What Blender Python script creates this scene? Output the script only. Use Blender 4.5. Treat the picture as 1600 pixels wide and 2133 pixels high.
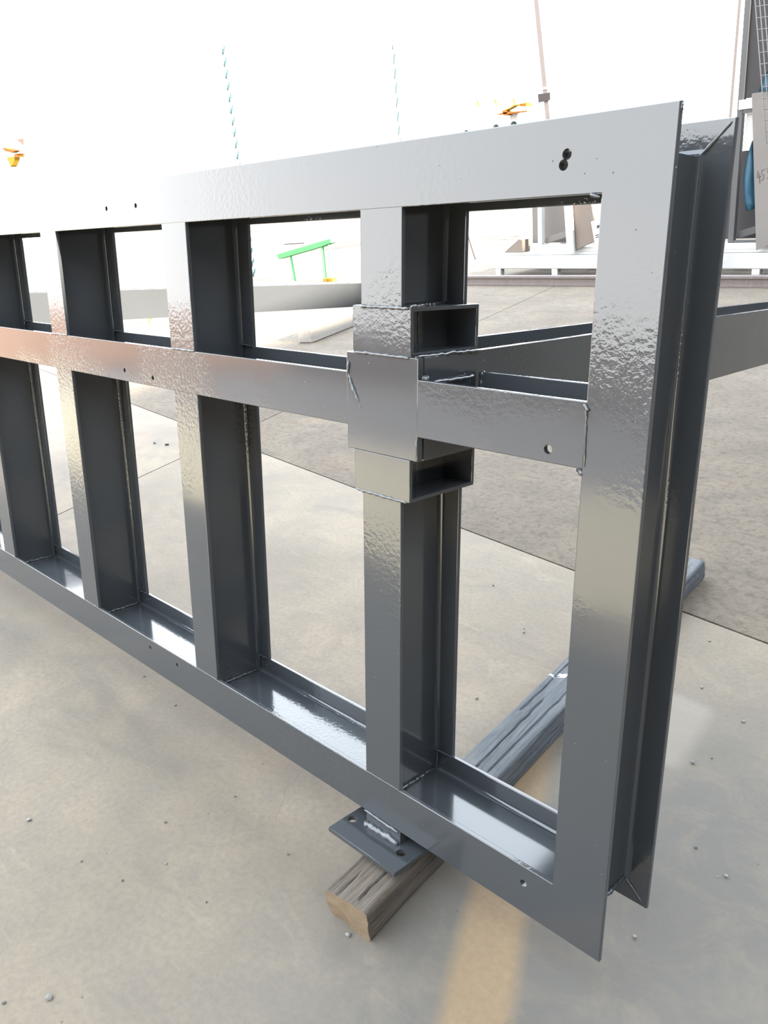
import bpy, bmesh, math, random
from mathutils import Vector, Matrix, noise

for o in list(bpy.data.objects):
    bpy.data.objects.remove(o)
scene = bpy.context.scene
COL = scene.collection
random.seed(7)

# ------------------------------------------------------------------ camera
TILT = math.radians(6.5)              # the frame leans back by this much
CAM = Vector((0.38326, -0.67061, 1.04037))
RIGHT = Vector((0.70892, 0.70037, -0.08263))
UP = Vector((-0.20480, 0.31683, 0.92611))
FWD = Vector((-0.67480, 0.63962, -0.36805))
RIGHT.normalize(); FWD.normalize(); UP = RIGHT.cross(FWD).normalized(); RIGHT = FWD.cross(UP).normalized()
FPX = 1677.44
cd = bpy.data.cameras.new('camera')
cam = bpy.data.objects.new('camera', cd); COL.objects.link(cam)
cam.matrix_world = Matrix(((RIGHT.x, UP.x, -FWD.x, CAM.x), (RIGHT.y, UP.y, -FWD.y, CAM.y),
                           (RIGHT.z, UP.z, -FWD.z, CAM.z), (0, 0, 0, 1)))
cd.sensor_fit = 'HORIZONTAL'; cd.sensor_width = 36.0; cd.lens = 36.0 * FPX / 1600.0
cd.clip_start = 0.02; cd.clip_end = 300
scene.camera = cam

# ------------------------------------------------------------------ sky, sun, exposure
world = bpy.data.worlds.new('sky'); scene.world = world; world.use_nodes = True
wn = world.node_tree.nodes; wl = world.node_tree.links; wn.clear()
tc = wn.new('ShaderNodeTexCoord'); sx = wn.new('ShaderNodeSeparateXYZ'); rp = wn.new('ShaderNodeValToRGB')
bg = wn.new('ShaderNodeBackground'); wo = wn.new('ShaderNodeOutputWorld')
wl.new(tc.outputs['Generated'], sx.inputs[0]); wl.new(sx.outputs['Z'], rp.inputs[0])
rp.color_ramp.elements[0].position = 0.0; rp.color_ramp.elements[0].color = (1.0, 0.975, 0.95, 1)
rp.color_ramp.elements[1].position = 0.75; rp.color_ramp.elements[1].color = (0.74, 0.87, 1.0, 1)
wl.new(rp.outputs[0], bg.inputs['Color']); bg.inputs['Strength'].default_value = 9.0
wl.new(bg.outputs[0], wo.inputs[0])

SUN_EL = math.radians(20)
sd = bpy.data.lights.new('sun', 'SUN'); sun = bpy.data.objects.new('sun', sd); COL.objects.link(sun)
sd.energy = 62.0; sd.color = (1.0, 0.90, 0.76); sd.angle = math.radians(1.2)
sun.location = (12, 0, 8)
sun.rotation_euler = Vector((-math.cos(SUN_EL), 0, -math.sin(SUN_EL))).to_track_quat('-Z', 'Y').to_euler()

vs = scene.view_settings
vs.view_transform = 'Standard'; vs.look = 'None'; vs.exposure = 0.0; vs.gamma = 1.0
vs.use_curve_mapping = False

# ------------------------------------------------------------------ helpers
def tag(o, label=None, cat=None, group=None, kind=None):
    if label: o['label'] = label
    if cat: o['category'] = cat
    if group: o['group'] = group
    if kind: o['kind'] = kind
    return o

def empty(name, loc=(0, 0, 0), rot=(0, 0, 0)):
    o = bpy.data.objects.new(name, None); COL.objects.link(o)
    o.location = loc; o.rotation_euler = rot; o.empty_display_size = 0.1
    return o

def link(name, me, mat=None, parent=None):
    o = bpy.data.objects.new(name, me); COL.objects.link(o)
    if mat: me.materials.append(mat)
    if parent: o.parent = parent
    return o

FLAT = .0045
def shade(me, ang, flat=True):
    """smooth shading on bends and bevels only; wide faces keep their true normal"""
    bm = bmesh.new(); bm.from_mesh(me)
    wide = {}
    for f in bm.faces:
        f.smooth = True
        wide[f] = flat and 2 * f.calc_area() / max(1e-9, sum(e.calc_length() for e in f.edges)) > FLAT
    for e in bm.edges:
        fs = e.link_faces
        e.smooth = not (len(fs) != 2 or any(wide[f] for f in fs) or e.calc_face_angle(0.0) > math.radians(ang))
    bm.to_mesh(me); bm.free()

def finish(bm, name, mat=None, parent=None, smooth=35.0, flat=True):
    bmesh.ops.recalc_face_normals(bm, faces=bm.faces)
    me = bpy.data.meshes.new(name); bm.to_mesh(me); bm.free()
    if smooth: shade(me, smooth, flat)
    return link(name, me, mat, parent)

def add_box(bm, lo, hi, bevel=0.0, seg=1):
    x0, y0, z0 = lo; x1, y1, z1 = hi
    v = [bm.verts.new(c) for c in ((x0, y0, z0), (x1, y0, z0), (x1, y1, z0), (x0, y1, z0),
                                   (x0, y0, z1), (x1, y0, z1), (x1, y1, z1), (x0, y1, z1))]
    f = [bm.faces.new([v[i] for i in q]) for q in ((0, 3, 2, 1), (4, 5, 6, 7), (0, 1, 5, 4), (1, 2, 6, 5), (2, 3, 7, 6), (3, 0, 4, 7))]
    if bevel:
        es = list({e for q in f for e in q.edges})
        bmesh.ops.bevel(bm, geom=es, offset=bevel, segments=seg, affect='EDGES', profile=0.5)

def box(name, lo, hi, mat, parent=None, bevel=0.0, seg=2):
    bm = bmesh.new(); add_box(bm, lo, hi, bevel, seg)
    return finish(bm, name, mat, parent)

def prism(name, pts, off, mat, parent=None, bevel=0.0):
    """polygon (3-D points) given a thickness vector"""
    bm = bmesh.new(); off = Vector(off)
    a = [bm.verts.new(Vector(p)) for p in pts]; b = [bm.verts.new(Vector(p) + off) for p in pts]
    bm.faces.new(a); bm.faces.new(b[::-1]); n = len(a)
    for i in range(n): bm.faces.new((a[i], b[i], b[(i + 1) % n], a[(i + 1) % n]))
    if bevel:
        bmesh.ops.bevel(bm, geom=list(bm.edges), offset=bevel, segments=2, affect='EDGES', profile=0.5)
    return finish(bm, name, mat, parent)

def tube_verts(bm, path, rad, n=8, lump=0.0, freq=60.0, seed=0.0, cap=True):
    rings = []
    for i, p in enumerate(path):
        p = Vector(p)
        t = (Vector(path[min(i + 1, len(path) - 1)]) - Vector(path[max(i - 1, 0)])).normalized()
        a = t.orthogonal().normalized() if abs(t.z) > .9 else t.cross(Vector((0, 0, 1))).normalized()
        b = t.cross(a)
        r = rad(i) if callable(rad) else rad
        ring = []
        for k in range(n):
            w = 2 * math.pi * k / n
            d = a * math.cos(w) + b * math.sin(w)
            q = p + d * r
            if lump: q = p + d * r * (1 + lump * noise.noise(q * freq + Vector((seed, 0, seed))))
            ring.append(bm.verts.new(q))
        rings.append(ring)
    for i in range(len(rings) - 1):
        for k in range(n):
            bm.faces.new((rings[i][k], rings[i][(k + 1) % n], rings[i + 1][(k + 1) % n], rings[i + 1][k]))
    if cap:
        bm.faces.new(rings[0][::-1]); bm.faces.new(rings[-1])

def tube(name, path, rad, mat, parent=None, n=10, **kw):
    bm = bmesh.new(); tube_verts(bm, path, rad, n, **kw)
    return finish(bm, name, mat, parent, smooth=50, flat=False)

BEADN = [0]
def weld(a, b, r, parent, mat, n=None):
    """lumpy weld bead from a to b"""
    BEADN[0] += 1
    a, b = Vector(a), Vector(b); L = (b - a).length
    m = n or max(6, int(L / 0.004)); s = BEADN[0] * 3.7
    path = []
    for i in range(m + 1):
        p = a.lerp(b, i / m)
        j = Vector((noise.noise(p * 90 + Vector((s, 0, 0))), noise.noise(p * 90 + Vector((0, s, 0))), noise.noise(p * 90 + Vector((0, 0, s))))) * r * .35
        path.append(p + j)
    rad = lambda i: r * (0.85 + 0.3 * math.sin(i * 1.9 + s) * .5 + .25 * noise.noise(Vector((i * .8, s, 0)))) * (0.55 if i in (0, m) else 1)
    bm = bmesh.new(); tube_verts(bm, path, rad, 8, lump=0.5, freq=160, seed=s)
    return finish(bm, 'weld_bead', mat, parent, smooth=70, flat=False)

def pix(u, v):
    return (FWD + RIGHT * ((u - 800) / FPX) - UP * ((v - 1066.5) / FPX))
def at(u, v, Y):
    d = pix(u, v); return CAM + d * ((Y - CAM.y) / d.y)
def ground(u, v, z=0.0):
    d = pix(u, v); return CAM + d * ((z - CAM.z) / d.z)

# ------------------------------------------------------------------ materials
AL = 0.50                             # common albedo factor, lowered to balance the bright sky
def base(nt, b, col, k=(1, 1, 1)):
    nt.links.new(mix(nt, 1.0, col, tuple(AL * x for x in k), 'MULTIPLY'), b.inputs['Base Color'])

def new_mat(name):
    m = bpy.data.materials.new(name); m.use_nodes = True
    nt = m.node_tree; b = nt.nodes['Principled BSDF']
    return m, nt, b

def N(nt, typ, **kw):
    n = nt.nodes.new(typ)
    for k, v in kw.items():
        if k in n.inputs: n.inputs[k].default_value = v
        else: setattr(n, k, v)
    return n

def ramp(nt, src, stops):
    r = nt.nodes.new('ShaderNodeValToRGB'); nt.links.new(src, r.inputs[0])
    e = r.color_ramp.elements
    while len(e) < len(stops): e.new(0.5)
    for i, (p, c) in enumerate(stops):
        e[i].position = p; e[i].color = (c if len(c) == 4 else (*c, 1)) if isinstance(c, tuple) else (c, c, c, 1)
    return r.outputs[0]

def mix(nt, fac, a, b, mode='MIX'):
    n = nt.nodes.new('ShaderNodeMix'); n.data_type = 'RGBA'; n.blend_type = mode
    L = nt.links
    for sock, val in ((n.inputs[0], fac), (n.inputs[6], a), (n.inputs[7], b)):
        if hasattr(val, 'is_linked'): L.new(val, sock)
        elif isinstance(val, (int, float)): sock.default_value = val
        else: sock.default_value = (*val, 1) if len(val) == 3 else val
    return n.outputs[2]

def math_(nt, op, a, b=None, c=None, clamp=False):
    n = nt.nodes.new('ShaderNodeMath'); n.operation = op; n.use_clamp = clamp
    for i, v in enumerate((a, b, c)):
        if v is None: continue
        if hasattr(v, 'is_linked'): nt.links.new(v, n.inputs[i])
        else: n.inputs[i].default_value = v
    return n.outputs[0]

def noise_tex(nt, vec, scale, detail=3, rough=.5, dist=0.0):
    n = N(nt, 'ShaderNodeTexNoise', Scale=scale, Detail=detail, Roughness=rough, Distortion=dist)
    nt.links.new(vec, n.inputs['Vector']); return n.outputs['Fac']

def mapping(nt, vec, scale=(1, 1, 1), loc=(0, 0, 0), rot=(0, 0, 0)):
    m = N(nt, 'ShaderNodeMapping'); m.inputs['Scale'].default_value = scale
    m.inputs['Location'].default_value = loc; m.inputs['Rotation'].default_value = rot
    nt.links.new(vec, m.inputs['Vector']); return m.outputs[0]

def bump(nt, h, strength, dist, prev=None):
    b = N(nt, 'ShaderNodeBump', Strength=strength, Distance=dist)
    nt.links.new(h, b.inputs['Height'])
    if prev: nt.links.new(prev, b.inputs['Normal'])
    return b.outputs[0]

def make_paint(name, hue, rough=0.11, lumps=1.0, ior=1.58):
    """thick fresh gloss enamel with orange peel, dust nibs and a few runs"""
    m, nt, b = new_mat(name)
    v = N(nt, 'ShaderNodeNewGeometry').outputs['Position']
    peel = noise_tex(nt, v, 150, 2, .55)
    area = noise_tex(nt, v, 4.0, 2, .5)
    area = ramp(nt, area, [(0.45, 0.03), (0.64, 1.0)])
    peel2 = math_(nt, 'MULTIPLY', peel, area)
    nib = N(nt, 'ShaderNodeTexVoronoi', Scale=75.0); nt.links.new(v, nib.inputs['Vector'])
    nibs = ramp(nt, nib.outputs['Distance'], [(0.0, 1.0), (0.085, 0.0)])
    pick = N(nt, 'ShaderNodeTexWhiteNoise'); nt.links.new(nib.outputs['Position'], pick.inputs['Vector'])
    nibs = math_(nt, 'MULTIPLY', nibs, math_(nt, 'GREATER_THAN', pick.outputs['Value'], 0.86))
    wav = noise_tex(nt, v, 9, 1, .4)
    n1 = bump(nt, peel2, 0.55 * lumps, 0.0011)
    n2 = bump(nt, nibs, 0.8, 0.0012, n1)
    n3 = bump(nt, wav, 0.12, 0.002, n2)
    nt.links.new(n3, b.inputs['Normal'])
    tone = noise_tex(nt, v, 3.0, 3, .5)
    col = mix(nt, tone, tuple(c * 0.9 for c in hue), tuple(c * 1.1 for c in hue))
    base(nt, b, col)
    b.inputs['Roughness'].default_value = rough; b.inputs['IOR'].default_value = ior
    return m

PAINT = make_paint('anthracite_gloss_paint', (0.062, 0.067, 0.072))

def plain(name, col, rough=.6, metal=0.0, nscale=0, namp=.12, bumpd=0.0, ior=1.45, spec=.5):
    m, nt, b = new_mat(name)
    b.inputs['Roughness'].default_value = rough; b.inputs['Metallic'].default_value = metal; b.inputs['IOR'].default_value = ior; b.inputs['Specular IOR Level'].default_value = spec
    if nscale:
        v = N(nt, 'ShaderNodeNewGeometry').outputs['Position']
        n = noise_tex(nt, v, nscale, 5, .6)
        c = mix(nt, n, tuple(x * (1 - namp) for x in col), tuple(min(1, x * (1 + namp)) for x in col))
        base(nt, b, c)
        if bumpd: nt.links.new(bump(nt, n, .6, bumpd), b.inputs['Normal'])
    else:
        b.inputs['Base Color'].default_value = (*(AL * x for x in col), 1)
    return m

WHITE = plain('chipped_white_paint', (.72, .71, .68), .55, nscale=14, namp=.12, bumpd=.002)
BEIGE = plain('beige_board', (.205, .178, .16), .6, nscale=5, namp=.10)
PINKB = plain('pinkish_board', (.235, .18, .145), .65, nscale=6, namp=.14)
DARKB = plain('dark_mauve_board', (.052, .045, .046), .8, nscale=4, namp=.12)
GREYFR = plain('grey_metal_edge', (.105, .10, .097), .6, nscale=9, namp=.1)
TARP = plain('blue_tarp', (.05, .19, .30), .45, nscale=60, namp=.35, bumpd=.004)
MESHM = plain('galvanised_wire', (.2, .19, .19), .4, metal=.5)
GREEN = plain('bright_green_paint', (.15, .50, .19), .7, spec=.2)
ORANGE = plain('orange_paint', (.42, .15, .03), .8, spec=.1)
YELLOW = plain('yellow_paint', (.50, .31, .04), .8, spec=.1)
INK = plain('black_marker', (.05, .045, .05), .7)
STEELD = plain('dark_steel', (.115, .10, .095), .9, spec=.1)
POLEM = plain('weathered_pole', (.37, .305, .275), .95, nscale=7, namp=.12, spec=.05)
PALE = plain('pale_concrete', (.6, .58, .55), .7, nscale=3, namp=.1)
SHED = plain('dark_shed_sheet', (.10, .10, .105), .7, nscale=2, namp=.15)
BRICKY = plain('terracotta_tone', (.32, .19, .13), .85, nscale=3, namp=.3)
PALEREFL = plain('pale_reflector', (.98, .82, .58), .9, nscale=5, namp=.12)  # very pale so the added layer bounces light onto the frame
RUSTREFL = plain('rust_reflector', (.74, .60, .52), .9, nscale=2, namp=.3)  # lightened to lift the reflection in the rails
STONE = plain('pale_stone', (.30, .28, .255), .9, nscale=90, namp=.25, bumpd=.001)
DARKSTONE = plain('dark_stone', (.12, .11, .105), .8, nscale=90, namp=.25)
ROPE1 = plain('dark_teal_strand', (.05, .10, .11), .95, spec=.05)
ROPE2 = plain('bleached_strand', (.75, .75, .72), .7)
WEED = plain('dry_yellow_leaves', (.26, .15, .02), .9, spec=.05)
PIPE = plain('pale_green_pipe', (.55, .66, .64), .8, spec=.1)

# pink-brown timber for the long beam on the ground
def make_timber(name, c1, c2, axis_scale, bumpd=.004):
    m, nt, b = new_mat(name)
    v = N(nt, 'ShaderNodeTexCoord').outputs['Object']
    mp = mapping(nt, v, axis_scale)
    n = noise_tex(nt, mp, 1.0, 6, .65, .4)
    n2 = noise_tex(nt, v, 3.0, 3, .5)
    c = mix(nt, ramp(nt, n, [(.3, 0.), (.7, 1.)]), c1, c2)
    c = mix(nt, math_(nt, 'MULTIPLY', n2, .35), c, tuple(x * 1.25 for x in c2))
    base(nt, b, c); b.inputs['Roughness'].default_value = .8
    nt.links.new(bump(nt, n, .7, bumpd), b.inputs['Normal'])
    return m
PINKT = make_timber('pinkish_timber', (.15, .115, .10), (.235, .19, .172), (1.2, 30, 30))
GREYT = make_timber('bleached_sleeper', (.30, .27, .235), (.46, .42, .37), (25, 1.5, 25))

# squared timber under the frame: raw brown at the near end, sprayed grey further along
def make_block_wood():
    m, nt, b = new_mat('weathered_block_wood')
    v = N(nt, 'ShaderNodeTexCoord').outputs['Object']
    s = N(nt, 'ShaderNodeSeparateXYZ'); nt.links.new(v, s.inputs[0])
    grain = noise_tex(nt, mapping(nt, v, (190, 6.5, 190)), 1.0, 7, .70, .9)
    fine = noise_tex(nt, mapping(nt, v, (620, 22, 620)), 1.0, 4, .65, .3)
    blot = noise_tex(nt, v, 16, 4, .55)
    g = math_(nt, 'ADD', math_(nt, 'MULTIPLY', grain, .65), math_(nt, 'MULTIPLY', fine, .35))
    brown = ramp(nt, g, [(.36, (.030, .018, .011)), (.45, (.095, .066, .043)), (.54, (.19, .14, .098)), (.66, (.28, .215, .155))])
    brown = mix(nt, ramp(nt, blot, [(.4, 0.), (.7, .55)]), brown, (.21, .18, .15))
    grey = ramp(nt, g, [(.36, (.014, .015, .017)), (.44, (.075, .086, .10)), (.56, (.135, .15, .17)), (.68, (.22, .235, .255))])
    bare = mix(nt, g, (.11, .105, .10), (.30, .29, .28))
    grey = mix(nt, ramp(nt, noise_tex(nt, mapping(nt, v, (14, 5, 14)), 1.0, 5, .7), [(.50, 0.), (.64, .75)]), grey, bare)
    # overspray begins under the plate; a band further on was covered and stayed bare
    yy = math_(nt, 'ADD', s.outputs['Y'], math_(nt, 'MULTIPLY', math_(nt, 'SUBTRACT', blot, .5), .08))
    spray = ramp(nt, yy, [(.13, 0.), (.26, 1.)])
    col = mix(nt, spray, brown, grey)
    # white paint smear across the top
    sm = math_(nt, 'ABSOLUTE', math_(nt, 'SUBTRACT', yy, math_(nt, 'ADD', .715, math_(nt, 'MULTIPLY', s.outputs['X'], .35))))
    smear = math_(nt, 'MULTIPLY', math_(nt, 'LESS_THAN', sm, .011), math_(nt, 'GREATER_THAN', noise_tex(nt, v, 60, 3, .6), .46))
    smear = math_(nt, 'MULTIPLY', smear, math_(nt, 'LESS_THAN', s.outputs['X'], -.005))
    col = mix(nt, smear, col, (.8, .8, .79))
    # end grain
    r = math_(nt, 'POWER', math_(nt, 'ADD', math_(nt, 'POWER', math_(nt, 'ADD', s.outputs['X'], .030), 2.0), math_(nt, 'POWER', math_(nt, 'SUBTRACT', s.outputs['Z'], .012), 2.0)), .5)
    rr = math_(nt, 'ADD', math_(nt, 'MULTIPLY', r, 1100), math_(nt, 'MULTIPLY', noise_tex(nt, v, 45, 2, .5), 9))
    rings = math_(nt, 'ADD', math_(nt, 'MULTIPLY', math_(nt, 'SINE', rr), .5), .5)
    endc = mix(nt, math_(nt, 'MULTIPLY', rings, .55), (.36, .245, .135), (.22, .135, .068))
    endc = mix(nt, ramp(nt, noise_tex(nt, v, 30, 4, .6), [(.5, 0.), (.75, .6)]), endc, (.40, .30, .195))
    gn = N(nt, 'ShaderNodeTexCoord').outputs['Normal']
    sn = N(nt, 'ShaderNodeSeparateXYZ'); nt.links.new(gn, sn.inputs[0])
    isend = math_(nt, 'LESS_THAN', sn.outputs['Y'], -.6)
    col = mix(nt, isend, col, endc)
    base(nt, b, col); b.inputs['Roughness'].default_value = .75
    nt.links.new(bump(nt, g, 1.0, .0045), b.inputs['Normal'])
    return m
BLOCKW = make_block_wood()

# concrete
def make_concrete(name, rough_surface):
    m, nt, b = new_mat(name)
    v = N(nt, 'ShaderNodeNewGeometry').outputs['Position']
    s = N(nt, 'ShaderNodeSeparateXYZ'); nt.links.new(v, s.inputs[0])
    big = noise_tex(nt, v, 1.7, 4, .55, .3)
    mid = noise_tex(nt, v, 6.5, 5, .6, .4)
    fine = noise_tex(nt, v, 90, 5, .7)
    if rough_surface:
        c1, c2 = (.225, .205, .185), (.33, .305, .275)
    else:
        c1, c2 = (.205, .188, .166), (.315, .28, .24)
    col = mix(nt, ramp(nt, big, [(.3, 0.), (.7, 1.)]), c1, c2)
    col = mix(nt, ramp(nt, mid, [(.42, .0), (.68, .60)]), col, (.185, .178, .170))
    smu = noise_tex(nt, mapping(nt, v, (1.0, 2.2, 1), rot=(0, 0, .5)), 3.4, 6, .68, .8)
    col = mix(nt, ramp(nt, smu, [(.54, 0.), (.70, .55)]), col, (.150, .146, .142))
    col = mix(nt, ramp(nt, smu, [(.28, .5), (.42, 0.)]), col, (.36, .325, .28))
    warm = noise_tex(nt, v, 3.1, 3, .5, .2)
    col = mix(nt, ramp(nt, warm, [(.55, 0.), (.75, .4)]), col, (.36, .285, .215))
    col = mix(nt, ramp(nt, fine, [(.40, 0.), (.75, .5)]), col, (.13, .12, .11))
    if not rough_surface:
        # grey paint overspray on the slab around the foot of the frame, with the clean
        # strip left by a timber that used to lie there
        X, Y = s.outputs['X'], s.outputs['Y']
        wob = math_(nt, 'MULTIPLY', math_(nt, 'SUBTRACT', noise_tex(nt, v, 7, 4, .6), .5), .22)
        dx = math_(nt, 'MULTIPLY', math_(nt, 'SUBTRACT', X, -.05), 1.6)
        dy = math_(nt, 'SUBTRACT', Y, .12)
        d = math_(nt, 'POWER', math_(nt, 'ADD', math_(nt, 'POWER', dx, 2.), math_(nt, 'POWER', dy, 2.)), .5)
        d = math_(nt, 'ADD', d, wob)
        over = ramp(nt, d, [(.30, 1.), (.95, 0.)])
        # long band of spray following the frame towards the far end
        yb = math_(nt, 'ABSOLUTE', math_(nt, 'ADD', math_(nt, 'SUBTRACT', Y, .10), wob))
        band = math_(nt, 'MULTIPLY', ramp(nt, yb, [(.05, 1.), (.30, 0.)]), .40)
        over = math_(nt, 'MAXIMUM', over, band)
        # clean strip: distance from its axis (through (-.11,-.11) along (-.47,.88))
        ax = math_(nt, 'ADD', math_(nt, 'MULTIPLY', math_(nt, 'SUBTRACT', X, -.115), .88), math_(nt, 'MULTIPLY', math_(nt, 'SUBTRACT', Y, -.12), .47))
        axn = math_(nt, 'ADD', math_(nt, 'ABSOLUTE', ax), math_(nt, 'MULTIPLY', wob, .09))
        strip = ramp(nt, axn, [(.034, 1.), (.058, 0.)])
        strip = math_(nt, 'MULTIPLY', strip, ramp(nt, Y, [(.35, 1.), (.60, 0.)]))
        brk = ramp(nt, noise_tex(nt, v, 8.5, 6, .68, .6), [(.34, .6), (.54, 1.)])
        rust = ramp(nt, noise_tex(nt, v, 5.2, 6, .7, .5), [(.56, 0.), (.70, .45)])
        col = mix(nt, math_(nt, 'MULTIPLY', math_(nt, 'MULTIPLY', over, brk), .92), col, (.132, .138, .146))
        col = mix(nt, math_(nt, 'MULTIPLY', rust, over), col, mix(nt, fine, (.17, .125, .085), (.30, .245, .175)))
        col = mix(nt, math_(nt, 'MULTIPLY', strip, .9), col, mix(nt, fine, (.215, .162, .108), (.36, .29, .205)))
        # pale patch masked by a board
        pu = math_(nt, 'ABSOLUTE', math_(nt, 'ADD', math_(nt, 'ADD', X, .24), math_(nt, 'MULTIPLY', math_(nt, 'SUBTRACT', Y, .525), .132)))
        pv = math_(nt, 'ABSOLUTE', math_(nt, 'SUBTRACT', math_(nt, 'ADD', Y, math_(nt, 'MULTIPLY', wob, .15)), .625))
        pu = math_(nt, 'ADD', pu, math_(nt, 'MULTIPLY', wob, .12))
        patch = math_(nt, 'MULTIPLY', ramp(nt, pu, [(.082, 1.), (.112, 0.)]), ramp(nt, pv, [(.098, 1.), (.122, 0.)]))
        col = mix(nt, math_(nt, 'MULTIPLY', patch, .42), col, mix(nt, fine, (.27, .265, .26), (.38, .375, .365)))
        # hairline cracks and scuffs
        cv = N(nt, 'ShaderNodeTexVoronoi', Scale=2.1, feature='DISTANCE_TO_EDGE')
        vv = N(nt, 'ShaderNodeVectorMath', operation='ADD'); nt.links.new(v, vv.inputs[0])
        nz = N(nt, 'ShaderNodeTexNoise', Scale=5.0, Detail=5.0); nt.links.new(v, nz.inputs['Vector'])
        sc = N(nt, 'ShaderNodeVectorMath', operation='SCALE'); sc.inputs['Scale'].default_value = .28
        nt.links.new(nz.outputs['Color'], sc.inputs[0]); nt.links.new(sc.outputs[0], vv.inputs[1]); nt.links.new(vv.outputs[0], cv.inputs['Vector'])
        crack = math_(nt, 'MULTIPLY', math_(nt, 'LESS_THAN', cv.outputs['Distance'], .0016), ramp(nt, big, [(.5, 0.), (.6, .5)]))
        col = mix(nt, crack, col, (.08, .075, .07))
        scf = noise_tex(nt, mapping(nt, v, (3, 30, 1), rot=(0, 0, .6)), 1.4, 5, .7)
        col = mix(nt, ramp(nt, scf, [(.62, 0.), (.78, .32)]), col, (.40, .375, .34))
        b.inputs['Roughness'].default_value = .68; b.inputs['IOR'].default_value = 1.32
        spots = N(nt, 'ShaderNodeTexVoronoi', Scale=24.0); nt.links.new(v, spots.inputs['Vector'])
        pk = N(nt, 'ShaderNodeTexWhiteNoise'); nt.links.new(spots.outputs['Position'], pk.inputs['Vector'])
        sp = math_(nt, 'MULTIPLY', math_(nt, 'LESS_THAN', spots.outputs['Distance'], .05), math_(nt, 'GREATER_THAN', pk.outputs['Value'], .80))
        col = mix(nt, math_(nt, 'MULTIPLY', sp, .7), col, (.10, .095, .09))
        h = math_(nt, 'ADD', math_(nt, 'MULTIPLY', mid, .6), math_(nt, 'MULTIPLY', fine, .12))
        nt.links.new(bump(nt, h, .25, .006), b.inputs['Normal'])
    else:
        rg = noise_tex(nt, v, 38, 6, .72, .2)
        rg2 = noise_tex(nt, v, 9, 4, .6)
        col = mix(nt, ramp(nt, rg, [(.32, .65), (.52, 0.)]), col, (.10, .09, .082))
        h = math_(nt, 'ADD', rg, math_(nt, 'MULTIPLY', rg2, .6))
        nt.links.new(bump(nt, h, .8, .012), b.inputs['Normal'])
        b.inputs['Roughness'].default_value = .9; b.inputs['IOR'].default_value = 1.3
    base(nt, b, col, (.92, .80, .67) if rough_surface else (1.18, 1.03, .86))
    return m
SMOOTHC = make_concrete('smooth_trowelled_concrete', False)
ROUGHC = make_concrete('rough_brushed_concrete', True)
JOINT = plain('dirty_joint', (.07, .065, .06), .9)

# ------------------------------------------------------------------ ground slabs and their joints
def jA(x): return 1.022 - .1285 * x            # joint running along the frame
def jB(y): return -2.45 - .30 * y              # joint running away from it
gr = box('ground', (-60, -40, -.30), (40, 70, -.012), JOINT)
tag(gr, kind='structure')
G = .0035
def isect():
    # crossing of both joints
    y = 1.0
    for _ in range(30): y = jA(jB(y))
    return jB(y), y
cx, cy = isect()
def slab(pts, mat):
    bm = bmesh.new()
    top = [bm.verts.new((x, y, 0.0)) for x, y in pts]; bot = [bm.verts.new((x, y, -.012)) for x, y in pts]
    bm.faces.new(top)
    for i in range(len(pts)): bm.faces.new((top[i], bot[i], bot[(i + 1) % len(pts)], top[(i + 1) % len(pts)]))
    o = finish(bm, 'slab', mat, gr, smooth=None)
    return o
slab([(cx + G, cy - G), (jB(-39) + G, -39), (39, -39), (39, jA(39) - G)], SMOOTHC)
slab([(cx - G, cy - G), (-59, jA(-59) - G), (-59, -39), (jB(-39) - G, -39)], SMOOTHC)
slab([(cx + G, cy + G), (39, jA(39) + G), (39, 69), (jB(69) + G, 69)], ROUGHC)
slab([(cx - G, cy + G), (jB(69) - G, 69), (-59, 69), (-59, jA(-59) + G)], ROUGHC)

# ------------------------------------------------------------------ the shed whose shade everything stands in (right of the view)
def ex(y): return 5.80 - .325 * y
y0, y1 = -1.25, 22.0
bm = bmesh.new()
def wallprism(bm, pts, z0, z1):
    a = [bm.verts.new((x, y, z0)) for x, y in pts]; b = [bm.verts.new((x, y, z1)) for x, y in pts]
    bm.faces.new(a); bm.faces.new(b); n = len(a)
    for i in range(n): bm.faces.new((a[i], b[i], b[(i + 1) % n], a[(i + 1) % n]))
wallprism(bm, [(ex(y0) + .35, y0 + .1), (ex(y0) + .6, y0 + .1), (ex(y1) + .6, y1), (ex(y1) + .35, y1)], 0, 3.4)
wr = finish(bm, 'wall_right', SHED); tag(wr, kind='structure')
bm = bmesh.new()
wallprism(bm, [(ex(y0), y0), (ex(y0) + 9, y0), (ex(y1) + 9, y1), (ex(y1), y1)], 3.4, 3.5)
rf = finish(bm, 'roof', SHED); tag(rf, kind='structure')
bm = bmesh.new()
wallprism(bm, [(ex(y0) + .6, y0 + .1), (ex(y0) + 9, y0 + .1), (ex(y0) + 9, y0 + .3), (ex(y0) + .6, y0 + .3)], 0, 3.4)
we = finish(bm, 'wall_end', SHED); tag(we, kind='structure')
# flat unseen canopy, added to hold back the overhead sky
bm = bmesh.new(); add_box(bm, (-2.4, -1.1, 5.20), (5.2, 3.0, 5.32))
cn = finish(bm, 'added_canopy', SHED); tag(cn, kind='structure')
for q in ((4.6, -1.0), (4.6, 2.8)):
    o = box('added_canopy_post', (q[0], q[1], 0), (q[0] + .12, q[1] + .12, 5.20), SHED, cn)
# dark unseen block, added to keep front-right sky off the side faces
bm = bmesh.new(); add_box(bm, (1.6, -8.6, 0), (15, -3.75, 5.0))
st_ = finish(bm, 'added_sky_block', SHED); tag(st_, kind='structure')
# low unseen wall, added for its warm reflection in the gloss paint
bm = bmesh.new(); add_box(bm, (-30, -9.2, 0), (1.5, -9.0, .9)); add_box(bm, (-12.2, -9.0, 0), (-12.0, -1.5, .9))
wf = finish(bm, 'added_reflector_wall', BRICKY); tag(wf, kind='structure')
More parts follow.
